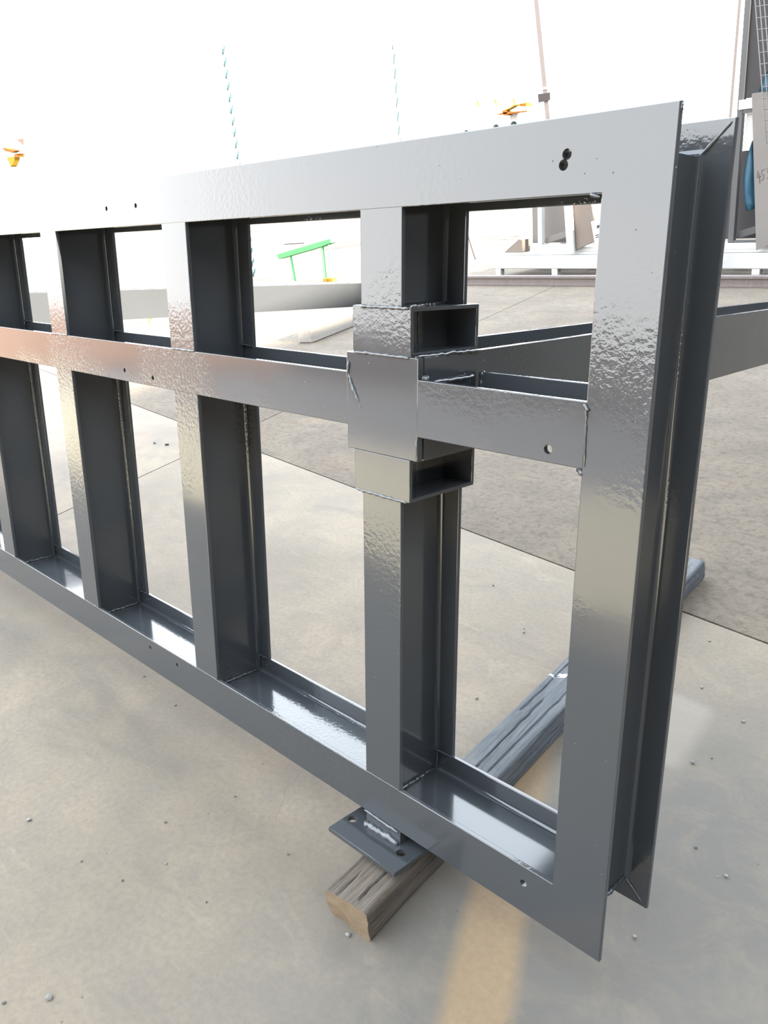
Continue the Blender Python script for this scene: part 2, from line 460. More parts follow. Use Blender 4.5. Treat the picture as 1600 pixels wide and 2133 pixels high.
# unseen ground layers, pale then rust-brown, added to brighten the front faces
def layer(name, pts, z, mat):
    bm = bmesh.new(); wallprism(bm, pts, .0005, z)
    o = finish(bm, name, mat, None, smooth=None); tag(o, kind='structure')
layer('reflector_pale_layer', [(-12, -1.0), (-4, -1.12), (-1.0, -1.55), (8, -1.75), (8, -3.5), (-12, -3.3)], .006, PALEREFL)
layer('reflector_rust_layer', [(-12, -3.32), (1.5, -3.47), (1.5, -9.0), (-12, -9.0)], .006, RUSTREFL)

# ------------------------------------------------------------------ the welded steel frame
FR = empty('welded_steelwork', (0, 0, .1025), (-TILT, 0, 0))
tag(FR, 'large glossy anthracite steel frame welded from I-beams, leaning back on a squared timber', 'steel frame')
D, W, TF, TW, RF = .1330, .0755, .0072, .0052, .0075
ZT, ZM, XL = 1.0, .6755, -3.764
Z1, Z2, Z3, Z4 = ZT - W, ZM + W / 2, ZM - W / 2, W
HW = W / 2

def section(W, D, tf, tw, r, e=.0011, ns=4):
    hw = W / 2; h = []
    h += [(hw - e, 0), (hw - e * .3, e * .3), (hw, e), (hw, tf - e), (hw - e * .3, tf - e * .3), (hw - e, tf)]
    for i in range(ns + 1):
        w = math.pi / 2 * i / ns
        h.append((tw / 2 + r - r * math.sin(w), tf + r - r * math.cos(w)))
    for i in range(ns + 1):
        w = math.pi / 2 * (1 - i / ns)
        h.append((tw / 2 + r - r * math.sin(w), D - tf - r + r * math.cos(w)))
    h += [(hw - e, D - tf), (hw - e * .3, D - tf + e * .3), (hw, D - tf + e), (hw, D - e), (hw - e * .3, D - e * .3), (hw - e, D)]
    return h + [(-a, b) for a, b in reversed(h)]

def ibeam(name, axis, ca, s0, s1, parent, sec, cb=0.0, mat=None, holes=None):
    """axis: direction of extrusion; s0/s1: functions of the section point (a, b)"""
    bm = bmesh.new()
    def P(a, b, s):
        if axis == 'z': return (ca + a, cb + b, s)
        if axis == 'x': return (s, cb + b, ca + a)
        return (cb + b, s, ca + a)
    A = [bm.verts.new(P(a, b, s0(a, b))) for a, b in sec]
    B = [bm.verts.new(P(a, b, s1(a, b))) for a, b in sec]
    n = len(sec)
    for i in range(n): bm.faces.new((A[i], A[(i + 1) % n], B[(i + 1) % n], B[i]))
    bm.faces.new(A); bm.faces.new(B)
    o = finish(bm, name, mat or PAINT, parent, smooth=32)
    if holes: drill(o, holes)
    return o

def drill(o, holes):
    """real holes: holes = [(centre, radius, axis vector, depth)] in the part's own space"""
    bm = bmesh.new()
    for c, r, ax, dep in holes:
        q = Vector(ax).to_track_quat('Z', 'Y').to_matrix().to_4x4()
        bmesh.ops.create_cone(bm, cap_ends=True, segments=20, radius1=r, radius2=r, depth=dep, matrix=Matrix.Translation(c) @ q)
    me = bpy.data.meshes.new('cut'); bm.to_mesh(me); bm.free()
    c = bpy.data.objects.new('cut', me); COL.objects.link(c)
    par = o.parent; o.parent = None
    md = o.modifiers.new('b', 'BOOLEAN'); md.object = c; md.operation = 'DIFFERENCE'; md.solver = 'EXACT'; md.use_self = True
    bpy.context.view_layer.update()
    dg = bpy.context.evaluated_depsgraph_get()
    new = bpy.data.meshes.new_from_object(o.evaluated_get(dg))
    o.modifiers.clear(); old = o.data; o.data = new; new.name = old.name
    shade(new, 32)
    bpy.data.objects.remove(c); bpy.data.meshes.remove(me); bpy.data.meshes.remove(old)
    o.parent = par

SEC = section(W, D, TF, TW, RF)
inweb = lambda a, b: abs(a) < TW / 2 + RF * .72 and TF < b < D - TF
FY = (0, 1, 0)
def fh(x, z, r): return ((x, .002, z), r, FY, .0135)

top = ibeam('top_rail', 'x', ZT - HW, lambda a, b: XL + (HW - a), lambda a, b: -(HW - a), FR, SEC,
            holes=[fh(-1.117, .958, .0042), fh(-1.008, .958, .0042), fh(-.1187, .9645, .0056), fh(-.1222, .9545, .0056),
                   fh(-2.617, .958, .0042), fh(-2.508, .958, .0042)])
bot = ibeam('bottom_rail', 'x', HW, lambda a, b: XL + (HW + a), lambda a, b: -(HW + a), FR, SEC,
            holes=[fh(-1.112, .055, .0042), fh(-1.002, .053, .0042), fh(-.120, .048, .0052), fh(-2.612, .055, .0042)])
postR = ibeam('end_post', 'z', -HW, lambda a, b: (HW - a), lambda a, b: ZT - (HW - a), FR, SEC)
postL = ibeam('end_post', 'z', XL + HW, lambda a, b: (HW + a), lambda a, b: ZT - (HW + a), FR, SEC)

AX = [-.3915 - .497 * k for k in range(7)]
BX0, BX1 = -.0680, .0680                        # half width of the arm box
BZ0, BZ1 = .604, .741
ext = HW - TW / 2
def wx(base, sgn): return lambda a, b: base + (sgn * ext if inweb(a, b) else sgn * .0004)
midR = ibeam('middle_rail', 'x', ZM, lambda a, b: AX[0] + BX1 - .0004, wx(-W, 1), FR, SEC, holes=[fh(-.121, .6535, .0056)])
midC = ibeam('middle_rail', 'x', ZM, lambda a, b: AX[6] + BX1 - .0004, lambda a, b: AX[0] + BX0 + .0004, FR, SEC,
             holes=[fh(-1.107, .659, .0042), fh(-1.0, .654, .0042), fh(-2.6, .656, .0042)])
midL = ibeam('middle_rail', 'x', ZM, wx(XL + W, -1), lambda a, b: AX[6] + BX0 + .0004, FR, SEC)

mull = []
for k, x in enumerate(AX):
    jit = 0.0
    if k in (0, 6):
        zu, zl = .804, .544
        u = ibeam('mullion', 'z', x, lambda a, b: zu - .001, wx(Z1, 1), FR, SEC)
        l = ibeam('mullion', 'z', x, wx(Z4, -1), lambda a, b: zl + .001, FR, SEC)
    else:
        u = ibeam('mullion', 'z', x, wx(Z2, -1), wx(Z1, 1), FR, SEC)
        l = ibeam('mullion', 'z', x, wx(Z4, -1), wx(Z3, 1), FR, SEC)
    mull.append((u, l))
    # fillet welds where the web meets the rail webs, and at the back flange
    wz_ = HW + TW / 2 + .002
    weld((x + TW / 2 + .002, TF + .006, wz_), (x + TW / 2 + .002, D - TF - .006, wz_), .0036, l, PAINT)
    weld((x + TW / 2 + .002, D - TF - .004, W + .001), (x + HW, D - TF - .001, W + .001), .0026, l, PAINT)
    weld((x + TW / 2 + .004, D - TF - .003, HW + .004), (x + TW / 2 + .004, D - TF - .003, W), .0032, l, PAINT)
    weld((x + HW * .96, -.0006, Z4 + .001), (x - HW * .96, -.0006, Z4 + .001), .0012, l, PAINT)
    if k not in (0, 6):
        weld((x + TW / 2 + .002, TF + .006, ZM + TW / 2 + .002), (x + TW / 2 + .002, D - TF - .006, ZM + TW / 2 + .002), .0036, u, PAINT)
        weld((x + TW / 2 + .002, D - TF - .004, Z2 + .001), (x + HW, D - TF - .001, Z2 + .001), .0028, u, PAINT)
        weld((x + HW, -.0002, Z2 + .0005), (x - HW, -.0002, Z2 + .0005), .0021, u, PAINT)
        weld((x + TW / 2 + .004, D - TF - .003, ZM + .004), (x + TW / 2 + .004, D - TF - .003, Z2), .003, u, PAINT)
# mitre welds on the inner faces of the back flanges, corner welds of the webs
weld((-HW - .003, D - TF - .001, ZT - HW - .003), (-.004, D - TF - .0004, ZT - .004), .0019, postR, PAINT)
weld((-HW + .003, D - TF - .001, HW - .004), (-.006, D - TF - .0004, .006), .0017, postR, PAINT)
weld((-HW + .004, TF + .004, HW), (-HW + .004, D - TF - .004, HW), .0035, postR, PAINT)
weld((-.0015, .002, ZT - .010), (-.0012, .004, ZT - .001), .0030, postR, PAINT)
weld((-W - .012, -.0002, Z1 - .0005), (-W - .001, -.0002, Z1 - .0035), .0026, top, PAINT)
weld((-W - .003, .0, Z2 - .002), (-W + .004, -.0004, Z2 - .010), .0028, midR, PAINT)
weld((-W + .001, -.0004, Z2 - .004), (-W + .003, -.0004, Z3 + .004), .0016, midR, PAINT)
weld((-W - .006, .002, Z3 + .0005), (-W + .002, .002, Z3 - .008), .0034, midR, PAINT)

# hollow box sleeves above and below the arm
def sleeve(xc, z0, z1):
    bm = bmesh.new(); x0, x1 = xc - .0545, xc + .0545; t = .0055; yb = D + .006
    def ring(x, i):
        return [(x, i, z0 + i), (x, yb - i, z0 + i), (x, yb - i, z1 - i), (x, i, z1 - i)]
    R = [[bm.verts.new(p) for p in ring(x, i)] for x, i in ((x0, 0), (x1, 0), (x1, t), (x0, t))]
    for a in range(4):
        p, q = R[a], R[(a + 1) % 4]
        for k in range(4): bm.faces.new((p[k], p[(k + 1) % 4], q[(k + 1) % 4], q[k]))
    bmesh.ops.bevel(bm, geom=list(bm.edges), offset=.0009, segments=2, affect='EDGES', profile=.5)
    return finish(bm, 'box_sleeve', PAINT, FR, smooth=32)
HSEC = section(.137, .136, .0105, .007, .010)
arms = []
for k, yaw, lift in ((0, -2.6, .006), (6, 0.6, .004)):
    x = AX[k]
    s1 = sleeve(x, BZ1, .804); s2 = sleeve(x, .544, BZ0)
    for sv, za, zb in ((s1, BZ1, .804), (s2, .544, BZ0)):
        box('web_plate', (x - TW / 2, .0055, za + .0055), (x + TW / 2, D, zb - .0055), PAINT, sv)
        weld((x + TW / 2, .07, za + .008), (x + TW / 2, .07, zb - .008), .0016, sv, PAINT)
    pl = box('end_plate', (x + BX0, -.0003, BZ0), (x + BX1, .010, BZ1), PAINT, FR, bevel=.0011)
    L = 2.74
    def e1(a, b): return L + max(0.0, (BZ1 - BZ0) / 2 - a) * 1.15
    arm = ibeam('support_arm', 'y', (BZ0 + BZ1) / 2, lambda a, b: .0095, e1, FR, HSEC, cb=x + BX0)
    # slight set of the arm as welded
    piv = Matrix.Translation((x, .01, ZM)); rot = Matrix.Rotation(math.radians(-yaw), 4, 'Z') @ Matrix.Rotation(lift, 4, 'X')
    arm.data.transform(piv @ rot @ piv.inverted())
    arms.append(arm)
    ft = box('foot_stub', (x - .05, L + .03, BZ0 - .040), (x + .05, L + .13, BZ0 + .004), PAINT, arm, bevel=.002)
    ft.data.transform(piv @ rot @ piv.inverted())
    xr = x + .0545; xb = x + BX1
    weld((xb - .004, -.0004, BZ1 + .001), (xb - .004, D, BZ1 + .001), .0028, s1, PAINT)
    weld((xr - .002, .002, .804 + .001), (x + TW, D - .004, .804 + .001), .0026, s1, PAINT)
    weld((x - HW, -.0008, .803), (xr - .003, -.0008, .8025), .0026, s1, PAINT)
    weld((x - .052, -.0006, BZ1 + .0005), (x + .052, -.0006, BZ1 - .001), .0022, s1, PAINT)
    weld((x - .05, .0002, .5445), (x + .05, .0002, .5435), .0024, s2, PAINT)
    weld((x - .063, -.0006, .728), (x - .066, -.0006, .700), .0028, pl, PAINT)
    weld((x - .066, -.0006, .712), (x - .040, -.0004, .665), .0026, pl, PAINT)
    weld((xb + .002, .004, Z2 + .002), (xb + .010, .010, Z2 + .001), .0045, pl, PAINT)
    weld((xb, .030, Z2 - .006), (xb + .002, D - .02, Z2 - .006), .003, arm, PAINT)
    weld((xb + .004, D - .004, Z2), (xb + .004, D - .004, BZ1 - .055), .005, arm, PAINT)
    weld((xb - .001, -.0005, BZ0 + .030), (xb, -.0005, BZ0 + .001), .0024, pl, PAINT)
    # foot: drilled base plate and short stub under the rail
    bp = box('base_plate', (x - .0755, -.051, -.033), (x + .0755, .090, -.025), PAINT, FR, bevel=.0012)
    drill(bp, [((x - .0615, -.009, -.029), .0080, (0, 0, 1), .03), ((x + .0515, -.011, -.029), .0080, (0, 0, 1), .03)])
    st = box('stub', (x - .0385, .0005, -.0255), (x + .0385, .088, .0006), PAINT, FR, bevel=.001)
    b1 = weld((x - .040, -.0010, -.0235), (x + .036, -.0010, -.0235), .0075, st, PAINT, n=14)
    b2 = weld((x - .042, -.0012, -.0006), (x + .036, -.0012, -.0016), .0030, st, PAINT, n=11)

# ------------------------------------------------------------------ the squared timber under the frame
def timber_block():
    bm = bmesh.new(); L, w, h = 1.395, .085, .0590
    nl, nw, nh = 250, 44, 26
    prof = []
    for i in range(nw): prof.append((-w / 2 + w * i / nw, 0))
    for i in range(nh): prof.append((w / 2, h * i / nh))
    for i in range(nw): prof.append((w / 2 - w * i / nw, h))
    for i in range(nh): prof.append((-w / 2, h - h * i / nh))
    cracks = [(.014, .012, .125, .0045, .10), (-.018, .0, .06, .0025, .22), (-.004, .20, .62, .004, -.05), (.020, .36, 1.2, .0035, .03), (-.026, .55, .95, .003, .04)]
    side = [(.030, .12, .80, .0045), (.018, .55, 1.1, .003), (.040, .9, 1.35, .004)]
    def disp(p):
        x, y, z = p
        n = noise.noise(Vector((x * 22, y * 5, z * 22))) * .0016 + noise.noise(Vector((x * 90, y * 9, z * 90 + 5))) * .0008
        cx_ = x; cz = z - h / 2
        r = .0075 + .004 * noise.noise(Vector((y * 7, x * 3, z * 3)))
        # worn arrises
        ax, az = w / 2 - abs(cx_), h / 2 - abs(cz)
        if ax < r and az < r:
            dx, dz = r - ax, r - az; d = math.hypot(dx, dz)
            if d > r:
                k = (d - r) / d
                x -= math.copysign(dx * k, cx_); z -= math.copysign(dz * k, cz)
        if z > h * .9:
            for c, a, b, dep, sl in cracks:
                if a < y < b:
                    q = abs(x - (c + sl * (y - a) * .12 + .002 * noise.noise(Vector((y * 30, c * 50, 0)))))
                    if q < .0023: z -= dep * 1.6 * (1 - q / .0023) * min(1, (y - a) / .02 + .4, (b - y) / .02)
            z += n
        elif z < h * .1: z = max(0.0, z)
        if x > w * .47:
            for c, a, b, dep in side:
                if a < y < b and abs(z - c - .002 * noise.noise(Vector((y * 25, c * 40, 3)))) < .0018: x -= dep * 1.4
            x += n
        elif x < -w * .47: x -= n
        # the sawn ends are not quite square and bow a little at the foot
        if y < .05: y += (.05 - y) / .05 * (.012 * max(0, (h * .55 - z) / h) * (1.0 if x < 0 else .35) + .0012 * noise.noise(Vector((x * 60, 1, z * 60))))
        if y > L - .06: y -= (y - (L - .06)) / .06 * (.020 * max(0, (z - h * .5) / h) + .006 * noise.noise(Vector((x * 60, 9, z * 60))))
        return (x, y, z)
    rings = []
    for j in range(nl + 1):
        y = L * (j / nl) if j > 12 else L * (j / nl)
        rings.append([bm.verts.new(disp((a, y, b))) for a, b in prof])
    n = len(prof)
    for j in range(nl):
        for i in range(n): bm.faces.new((rings[j][i], rings[j][(i + 1) % n], rings[j + 1][(i + 1) % n], rings[j + 1][i]))
    def endcap(ring, y):
        # grid cap so the end can carry relief
        idx = lambda i, k: None
        inner = {}
        for i in range(nw + 1):
            for k in range(nh + 1):
                if i == 0: v = ring[(nw + nh + nw + (nh - k)) % n] if k > 0 else ring[0]
                elif i == nw: v = ring[nw + k]
                elif k == 0: v = ring[i]
                elif k == nh: v = ring[nw + nh + (nw - i)]
                else: v = bm.verts.new(disp((-w / 2 + w * i / nw, y, h * k / nh)))
                inner[i, k] = v
        for i in range(nw):
            for k in range(nh):
                bm.faces.new((inner[i, k], inner[i + 1, k], inner[i + 1, k + 1], inner[i, k + 1]))
    endcap(rings[0], 0.0); endcap(rings[-1], L)
    return finish(bm, 'timber_block', BLOCKW, None, smooth=38, flat=False)
tb = timber_block()
tb.location = (-.3545, -.123, 0); tb.rotation_euler = (0, 0, math.atan(.0875))
tag(tb, 'squared timber under the steel frame, brown near end and grey oversprayed length behind', 'timber')
# its twin under the far foot, outside the picture
tb2 = link('timber_block', tb.data); tb2.location = (AX[6] + .02, -.123, 0); tb2.scale = (1, .34, 1)
tag(tb2, 'short squared timber under the far foot of the steel frame', 'timber')

# ------------------------------------------------------------------ pebbles and crumbs lying about
def pebble(px, py, r, mat, seed, label, group=None):
    c = ground(px, py)
    bm = bmesh.new(); bmesh.ops.create_icosphere(bm, subdivisions=1, radius=1.0)
    rs = Vector((1.0 + .4 * noise.noise(Vector((seed, 0, 0))), 1 + .4 * noise.noise(Vector((0, seed, 0))), .6))
    for v in bm.verts:
        k = 1 + .7 * noise.noise(v.co * 1.3 + Vector((seed, seed, 0)))
        v.co = Vector((v.co.x * rs.x, v.co.y * rs.y, v.co.z * rs.z)) * r * k
    zm = min(v.co.z for v in bm.verts)
    for v in bm.verts: v.co.z -= zm
    o = finish(bm, 'pebble', mat, None, smooth=None); o.location = (c.x, c.y, 0); o.rotation_euler = (0, 0, seed)
    tag(o, label, 'pebble', group)
PB = 'loose pebbles on the concrete'
pebble(1443, 1589, .0045, STONE, 1.3, 'pale angular pebble right of the end post, near the pale patch', PB)
pebble(1513, 1826, .0032, STONE, 2.1, 'small rounded white pebble at the far lower right', PB)
pebble(725, 1949, .0040, STONE, 3.7, 'pale flat chip left of the timber end', PB)
pebble(300, 1410, .0036, STONE, 4.2, 'white pebble below the bottom rail at left', PB)
pebble(61, 1709, .0040, STONE, 5.4, 'pale pebble at the left edge of the floor', PB)
pebble(1323, 1953, .0034, STONE, 6.6, 'flat white fleck below the end post corner', PB)
GRIT = ['dark crumb near the right edge beside the frame corner', 'dark crumb on the floor left of the frame, mid-left', 'pale crumb just below the middle of the left floor', 'dark crumb close under the bottom rail at left',
        'pale crumb seen between the right mullion and the end post', 'small dark crumb touching a pale one beyond the right mullion', 'dark crumb near the slab joint, seen right of the right mullion', 'pale crumb beside the grey timber, seen through the right opening',
        'dark crumb just under the bottom rail beside the timber', 'tiny dark crumb by the pale patch at right', 'pale crumb right of the pale patch', 'pale crumb above the pale patch at right', 'pale crumb near the slab joint at right',
        'larger dark stone seen through the left opening', 'smaller dark stone left of its larger twin, through the left opening', 'tiny pale crumb left of the base plate', 'tiny dark crumb left of the base plate', 'dark crumb in the bottom left corner',
        'pale flattened chip at the bottom left of the floor', 'tiny dark crumb in the lower left floor', 'tiny dark crumb left of the timber end', 'tiny dark crumb low in the middle of the left floor', 'tiny dark crumb at mid height near the left edge', 'tiny pale crumb beside the rounded white pebble']
for i, (a, b, r, d) in enumerate(((1450, 1767, .0026, 1), (345, 1714, .0026, 1), (346, 1800, .0022, 0), (366, 1470, .0024, 1), (1091, 1318, .0032, 0), (1092, 1310, .002, 1), (1028, 1220, .0032, 1),
                                  (994, 1456, .0034, 0), (1003, 1670, .0026, 1), (1483, 1580, .002, 1), (1549, 1504, .003, 0), (1462, 1433, .0034, 0), (1478, 1336, .003, 0), (348, 927, .010, 1), (322, 924, .007, 1),
                                  (546, 1590, .002, 0), (490, 1660, .002, 1), (8, 2090, .003, 1), (103, 2080, .0055, 0), (255, 1835, .0022, 1), (600, 1780, .002, 1), (430, 1880, .002, 1), (170, 1795, .002, 1), (1495, 1827, .0016, 0))):
    pebble(a, b, r, DARKSTONE if d else STONE, i * 1.7 + .4, GRIT[i], 'dark grit crumbs' if d else 'pale grit crumbs')

# ------------------------------------------------------------------ far sleeper, timber beam, weed, stick
def ngon_bar(name, p0, p1, w, h, mat, bevel=.006, parent=None, z=0.0):
    d = (Vector(p1) - Vector(p0)); L = d.length
    bm = bmesh.new(); add_box(bm, (-w / 2, 0, 0), (w / 2, L, h), bevel)
    o = finish(bm, name, mat, parent)
    o.location = (p0[0], p0[1], z); o.rotation_euler = (0, 0, math.atan2(-d.x, d.y))
    return o
sl = ngon_bar('sleeper', (-4.55, 3.33), (-5.20, 5.07), .125, .115, GREYT, .008)
tag(sl, 'bleached squared sleeper lying on the ground beyond the frame', 'timber')
rb = empty('ground_beam', (0, 0, 0)); tag(rb, 'long pinkish-brown grooved beam on the ground before the white skid', 'beam')
a0, a1 = Vector((-5.75, 6.55, 0)), Vector((-1.2, 6.80, 0))
ngon_bar('lower_flange', a0, a1, .10, .028, PINKT, .003, rb)
ngon_bar('web', a0, a1, .072, .050, PINKT, .003, rb, z=.026)
ngon_bar('upper_flange', a0, a1, .10, .026, PINKT, .003, rb, z=.074)

wd = empty('dry_weed', ground(312, 676)); tag(wd, 'small dry yellow weed growing on the bright ground', 'plant')
for i in range(16):
    a = random.uniform(0, 6.28); h = random.uniform(.05, .15); r = random.uniform(.0, .06)
    b = Vector((math.cos(a) * r, math.sin(a) * r, h)); t = Vector((-math.sin(a), math.cos(a), .3)).normalized() * .018
    dr = Vector((math.cos(a), math.sin(a), random.uniform(-.3, .6))).normalized() * random.uniform(.025, .05)
    prism('leaf', [b - t * .2, b + dr * .5 - t, b + dr, b + dr * .5 + t], (0, 0, .002), WEED, wd)
tube('stem', [(0, 0, 0), (.004, 0, .06), (-.006, .004, .13)], .004, WEED, wd, n=6)
stk = tube('steel_bar', [ground(991, 541) + Vector((0, 0, .012)), ground(991, 541) + Vector((-.16, .05, .34))], .016, STEELD, n=8)
tag(stk, 'short dark steel bar leaning in the background yard', 'bar')

# ------------------------------------------------------------------ white skid with framed panels and boards behind
SY = 7.2
sk = empty('steel_skid', (-4.0, SY, 0)); tag(sk, 'chipped white skid on short legs carrying the leaning panels', 'skid')
def skp(name, u0, v0, u1, v1, y0, y1, mat, bevel=.006, parent=sk):
    a, b = at(u0, v0, SY), at(u1, v1, SY)
    o = box(name, (min(a.x, b.x), y0, min(a.z, b.z)), (max(a.x, b.x), y1, max(a.z, b.z)), mat, None, bevel)
    o.data.transform(Matrix.Translation(-parent.location)); o.parent = parent
    return o
bx0, bx1 = -5.69, -1.6
def skbox(name, lo, hi, mat, bevel=.006, parent=sk):
    o = box(name, lo, hi, mat, None, bevel); o.data.transform(Matrix.Translation(-parent.location)); o.parent = parent; return o
skbox('front_beam', (bx0, SY, .095), (bx1, SY + .09, .235), WHITE, .012)
skbox('rear_beam', (bx0, SY + .85, .095), (bx1, SY + .94, .235), WHITE, .012)
skbox('side_beam', (bx0, SY + .09, .11), (bx0 + .09, SY + .85, .23), WHITE, .01)
skbox('side_beam', (bx1 - .09, SY + .09, .11), (bx1, SY + .85, .23), WHITE, .01)
skbox('deck_board', (bx0 + .01, SY + .10, .235), (bx1, SY + .30, .262), WHITE, .004)
skbox('deck_board', (bx0 + .01, SY + .33, .235), (bx1, SY + .54, .262), WHITE, .004)
skbox('deck_board', (bx0 + .01, SY + .68, .235), (bx1, SY + .93, .262), WHITE, .004)
skbox('top_beam', (-5.20, SY + .105, .262), (bx1, SY + .28, .315), WHITE, .006)
for lx in (-5.66, -4.885, -4.0, -3.2, -2.70, -1.72):
    for ly in (SY + .005, SY + .86):
        skbox('leg', (lx, ly, 0), (lx + .075, ly + .075, .10), WHITE, .006)

FY_ = SY + .19
# left framed panel standing on the skid
def frame_unit(name, label, x0, x1, z0, z1, y, mats, group=None):
    e = empty(name, (x0, y, z0)); tag(e, label, 'panel', group)
    t = .055
    def bb(n, lo, hi, m, bv=.004):
        o = box(n, lo, hi, m, None, bv); o.data.transform(Matrix.Translation(-e.location)); o.parent = e; return o
    bb('frame_post', (x0, y, z0), (x0 + t, y + .06, z1), mats[0]); bb('frame_post', (x1 - t, y, z0), (x1, y + .06, z1), mats[0])
    bb('frame_bar', (x0 + t, y, z0), (x1 - t, y + .06, z0 + .02), mats[0]); bb('frame_bar', (x0 + t, y, z1 - t), (x1 - t, y + .06, z1), mats[0])
    return e, bb
e, bb = frame_unit('framed_panel', 'white framed beige panel standing at the left of the skid', -5.19, -4.70, .316, 1.36, FY_, (WHITE,))
bb('backing_panel', (-5.40, FY_ + .20, .34), (-4.755, FY_ + .23, 1.30), BEIGE)
p = prism('slanted_sill', [(-5.13, FY_ + .065, .34), (-4.755, FY_ + .08, .43), (-4.755, FY_ + .08, .50), (-5.13, FY_ + .065, .405)], (0, .05, 0), BEIGE, None, .004)
p.data.transform(Matrix.Translation(-e.location)); p.parent = e
wb = prism('leaning_bar', [at(1171, 380, SY + .005), at(1187, 380, SY + .005), at(1196, 527, SY + .005), at(1181, 527, SY + .005)], (0, .035, 0), WHITE, None, .005)
tag(wb, 'white flat bar leaning between the beige panel and the pinkish board', 'bar')
pb = prism('leaning_board', [at(1189, 375, SY + .05), at(1225, 375, SY + .05), at(1243, 500, SY + .05), at(1197, 523, SY + .05)], (0, .03, 0), PINKB, None, .003)
tag(pb, 'pinkish-brown board leaning on the skid, seen through the top right opening', 'board')
sb = empty('switch_box', at(1238, 505, SY + .005)); tag(sb, 'small white box with dark marks leaning against the pinkish board', 'box')
bq = [at(1231, 462, SY + .005), at(1252, 455, SY + .005), at(1260, 514, SY + .005), at(1241, 520, SY + .005)]
o = prism('case', bq, (-.02, .04, 0), WHITE, None, .004); o.data.transform(Matrix.Translation(-sb.location)); o.parent = sb
for q in (((1243, 470), (1249, 468), (1250, 474), (1244, 476)), ((1240, 490), (1249, 487), (1249.5, 489), (1240.5, 492)), ((1241, 494), (1250, 491), (1250, 493), (1241.5, 496))):
    o = prism('mark', [at(u, v, SY + .004) for u, v in q], (0, .002, 0), INK, None); o.data.transform(Matrix.Translation(-sb.location)); o.parent = sb
cb = prism('cardboard_wedge', [(-5.62, SY + .12, .264), (-5.36, SY + .12, .264), (-5.36, SY + .12, .40), (-5.40, SY + .12, .41)], (0, .16, 0), PINKB, None, .002)
tag(cb, 'brown wedge of board lying on the left end of the skid', 'board')

# right framed unit with dark panels, strip of blue tarpaulin, marked board and wire mesh
e2, b2_ = frame_unit('framed_panel', 'tall grey framed rack panel at the right edge, dark sheets inside', -3.02, -1.75, .316, 2.75, FY_, (GREYFR,))
b2_('upper_sheet', (-2.985, FY_ + 0.02, 1.55), (-1.80, FY_ + 0.05, 2.70), DARKB)
b2_('cross_bar', (-3.0, FY_ - 0.02, 1.46), (-1.75, FY_ + 0.02, 1.54), WHITE)
b2_('cross_bar', (-2.96, FY_ - 0.01, 1.425), (-1.75, FY_ + 0.03, 1.46), GREYFR)
b2_('white_sheet', (-2.945, FY_ + 0.03, 1.12), (-1.80, FY_ + 0.05, 1.425), WHITE)
b2_('lower_sheet', (-3.25, FY_ + 0.20, .335), (-1.80, FY_ + 0.23, 1.12), DARKB)
p = prism('slanted_sill', [(-2.96, FY_ + .065, .345), (-2.2, FY_ + .08, .55), (-2.2, FY_ + .08, .62), (-2.96, FY_ + .065, .41)], (0, .05, 0), GREYFR, None, .004)
p.data.transform(Matrix.Translation(-e2.location)); p.parent = e2

# marked board
mb = empty('marked_board', at(1576, 520, SY + .02)); tag(mb, 'beige board leaning at the right edge with handwritten 455', 'board')
Q = [at(1566, 195, SY + .12), at(1640, 185, SY + .12), at(1640, 492, SY + .02), at(1575, 522, SY + .02)]
o = prism('sheet', Q, (0, .03, .004), BEIGE, None, .002); o.data.transform(Matrix.Translation(-mb.location)); o.parent = mb
def on_board(u, v):
    nrm = (Q[1] - Q[0]).cross(Q[3] - Q[0]).normalized(); d = pix(u, v)
    if nrm.y > 0: nrm = -nrm
    return CAM + d * ((Q[0] - CAM).dot(nrm) / d.dot(nrm)) + nrm * .004
for st in ([(1579.5, 356), (1577.5, 370), (1586, 367)], [(1582.4, 362), (1583, 382)],
           [(1594, 352), (1587.5, 355), (1588, 363), (1592, 365), (1591, 373), (1587, 376)],
           [(1606, 348), (1599, 350), (1599, 359), (1604, 361), (1603, 369), (1598, 372)]):
    o = tube('handwriting', [on_board(u, v) - mb.location for u, v in st], .0022, INK, mb, n=6)

# wire mesh sheet hanging in front
wm = empty('wire_mesh', at(1585, 240, SY - .05)); tag(wm, 'welded wire mesh sheet hanging at the top right edge', 'wire mesh')
def mesh_pt(i, v):
    # left edge in view runs from (1573,0) to (1596,290)
    return at(1573 + 23 * (v / 290.0) + i * 9.3, v - i * 1.2, SY - .04 - .0 * i) - wm.location
for i in range(0, 9):
    tube('wire', [mesh_pt(i, -60), mesh_pt(i, 150), mesh_pt(i, 300)], .0055, MESHM, wm, n=6)
for k in range(-2, 13):
    v = 14 + k * 24.0 - (k > 7) * (k - 7) * 1.2
    tube('wire', [mesh_pt(-.15, v), mesh_pt(8.2, v)], .0048, MESHM, wm, n=6)

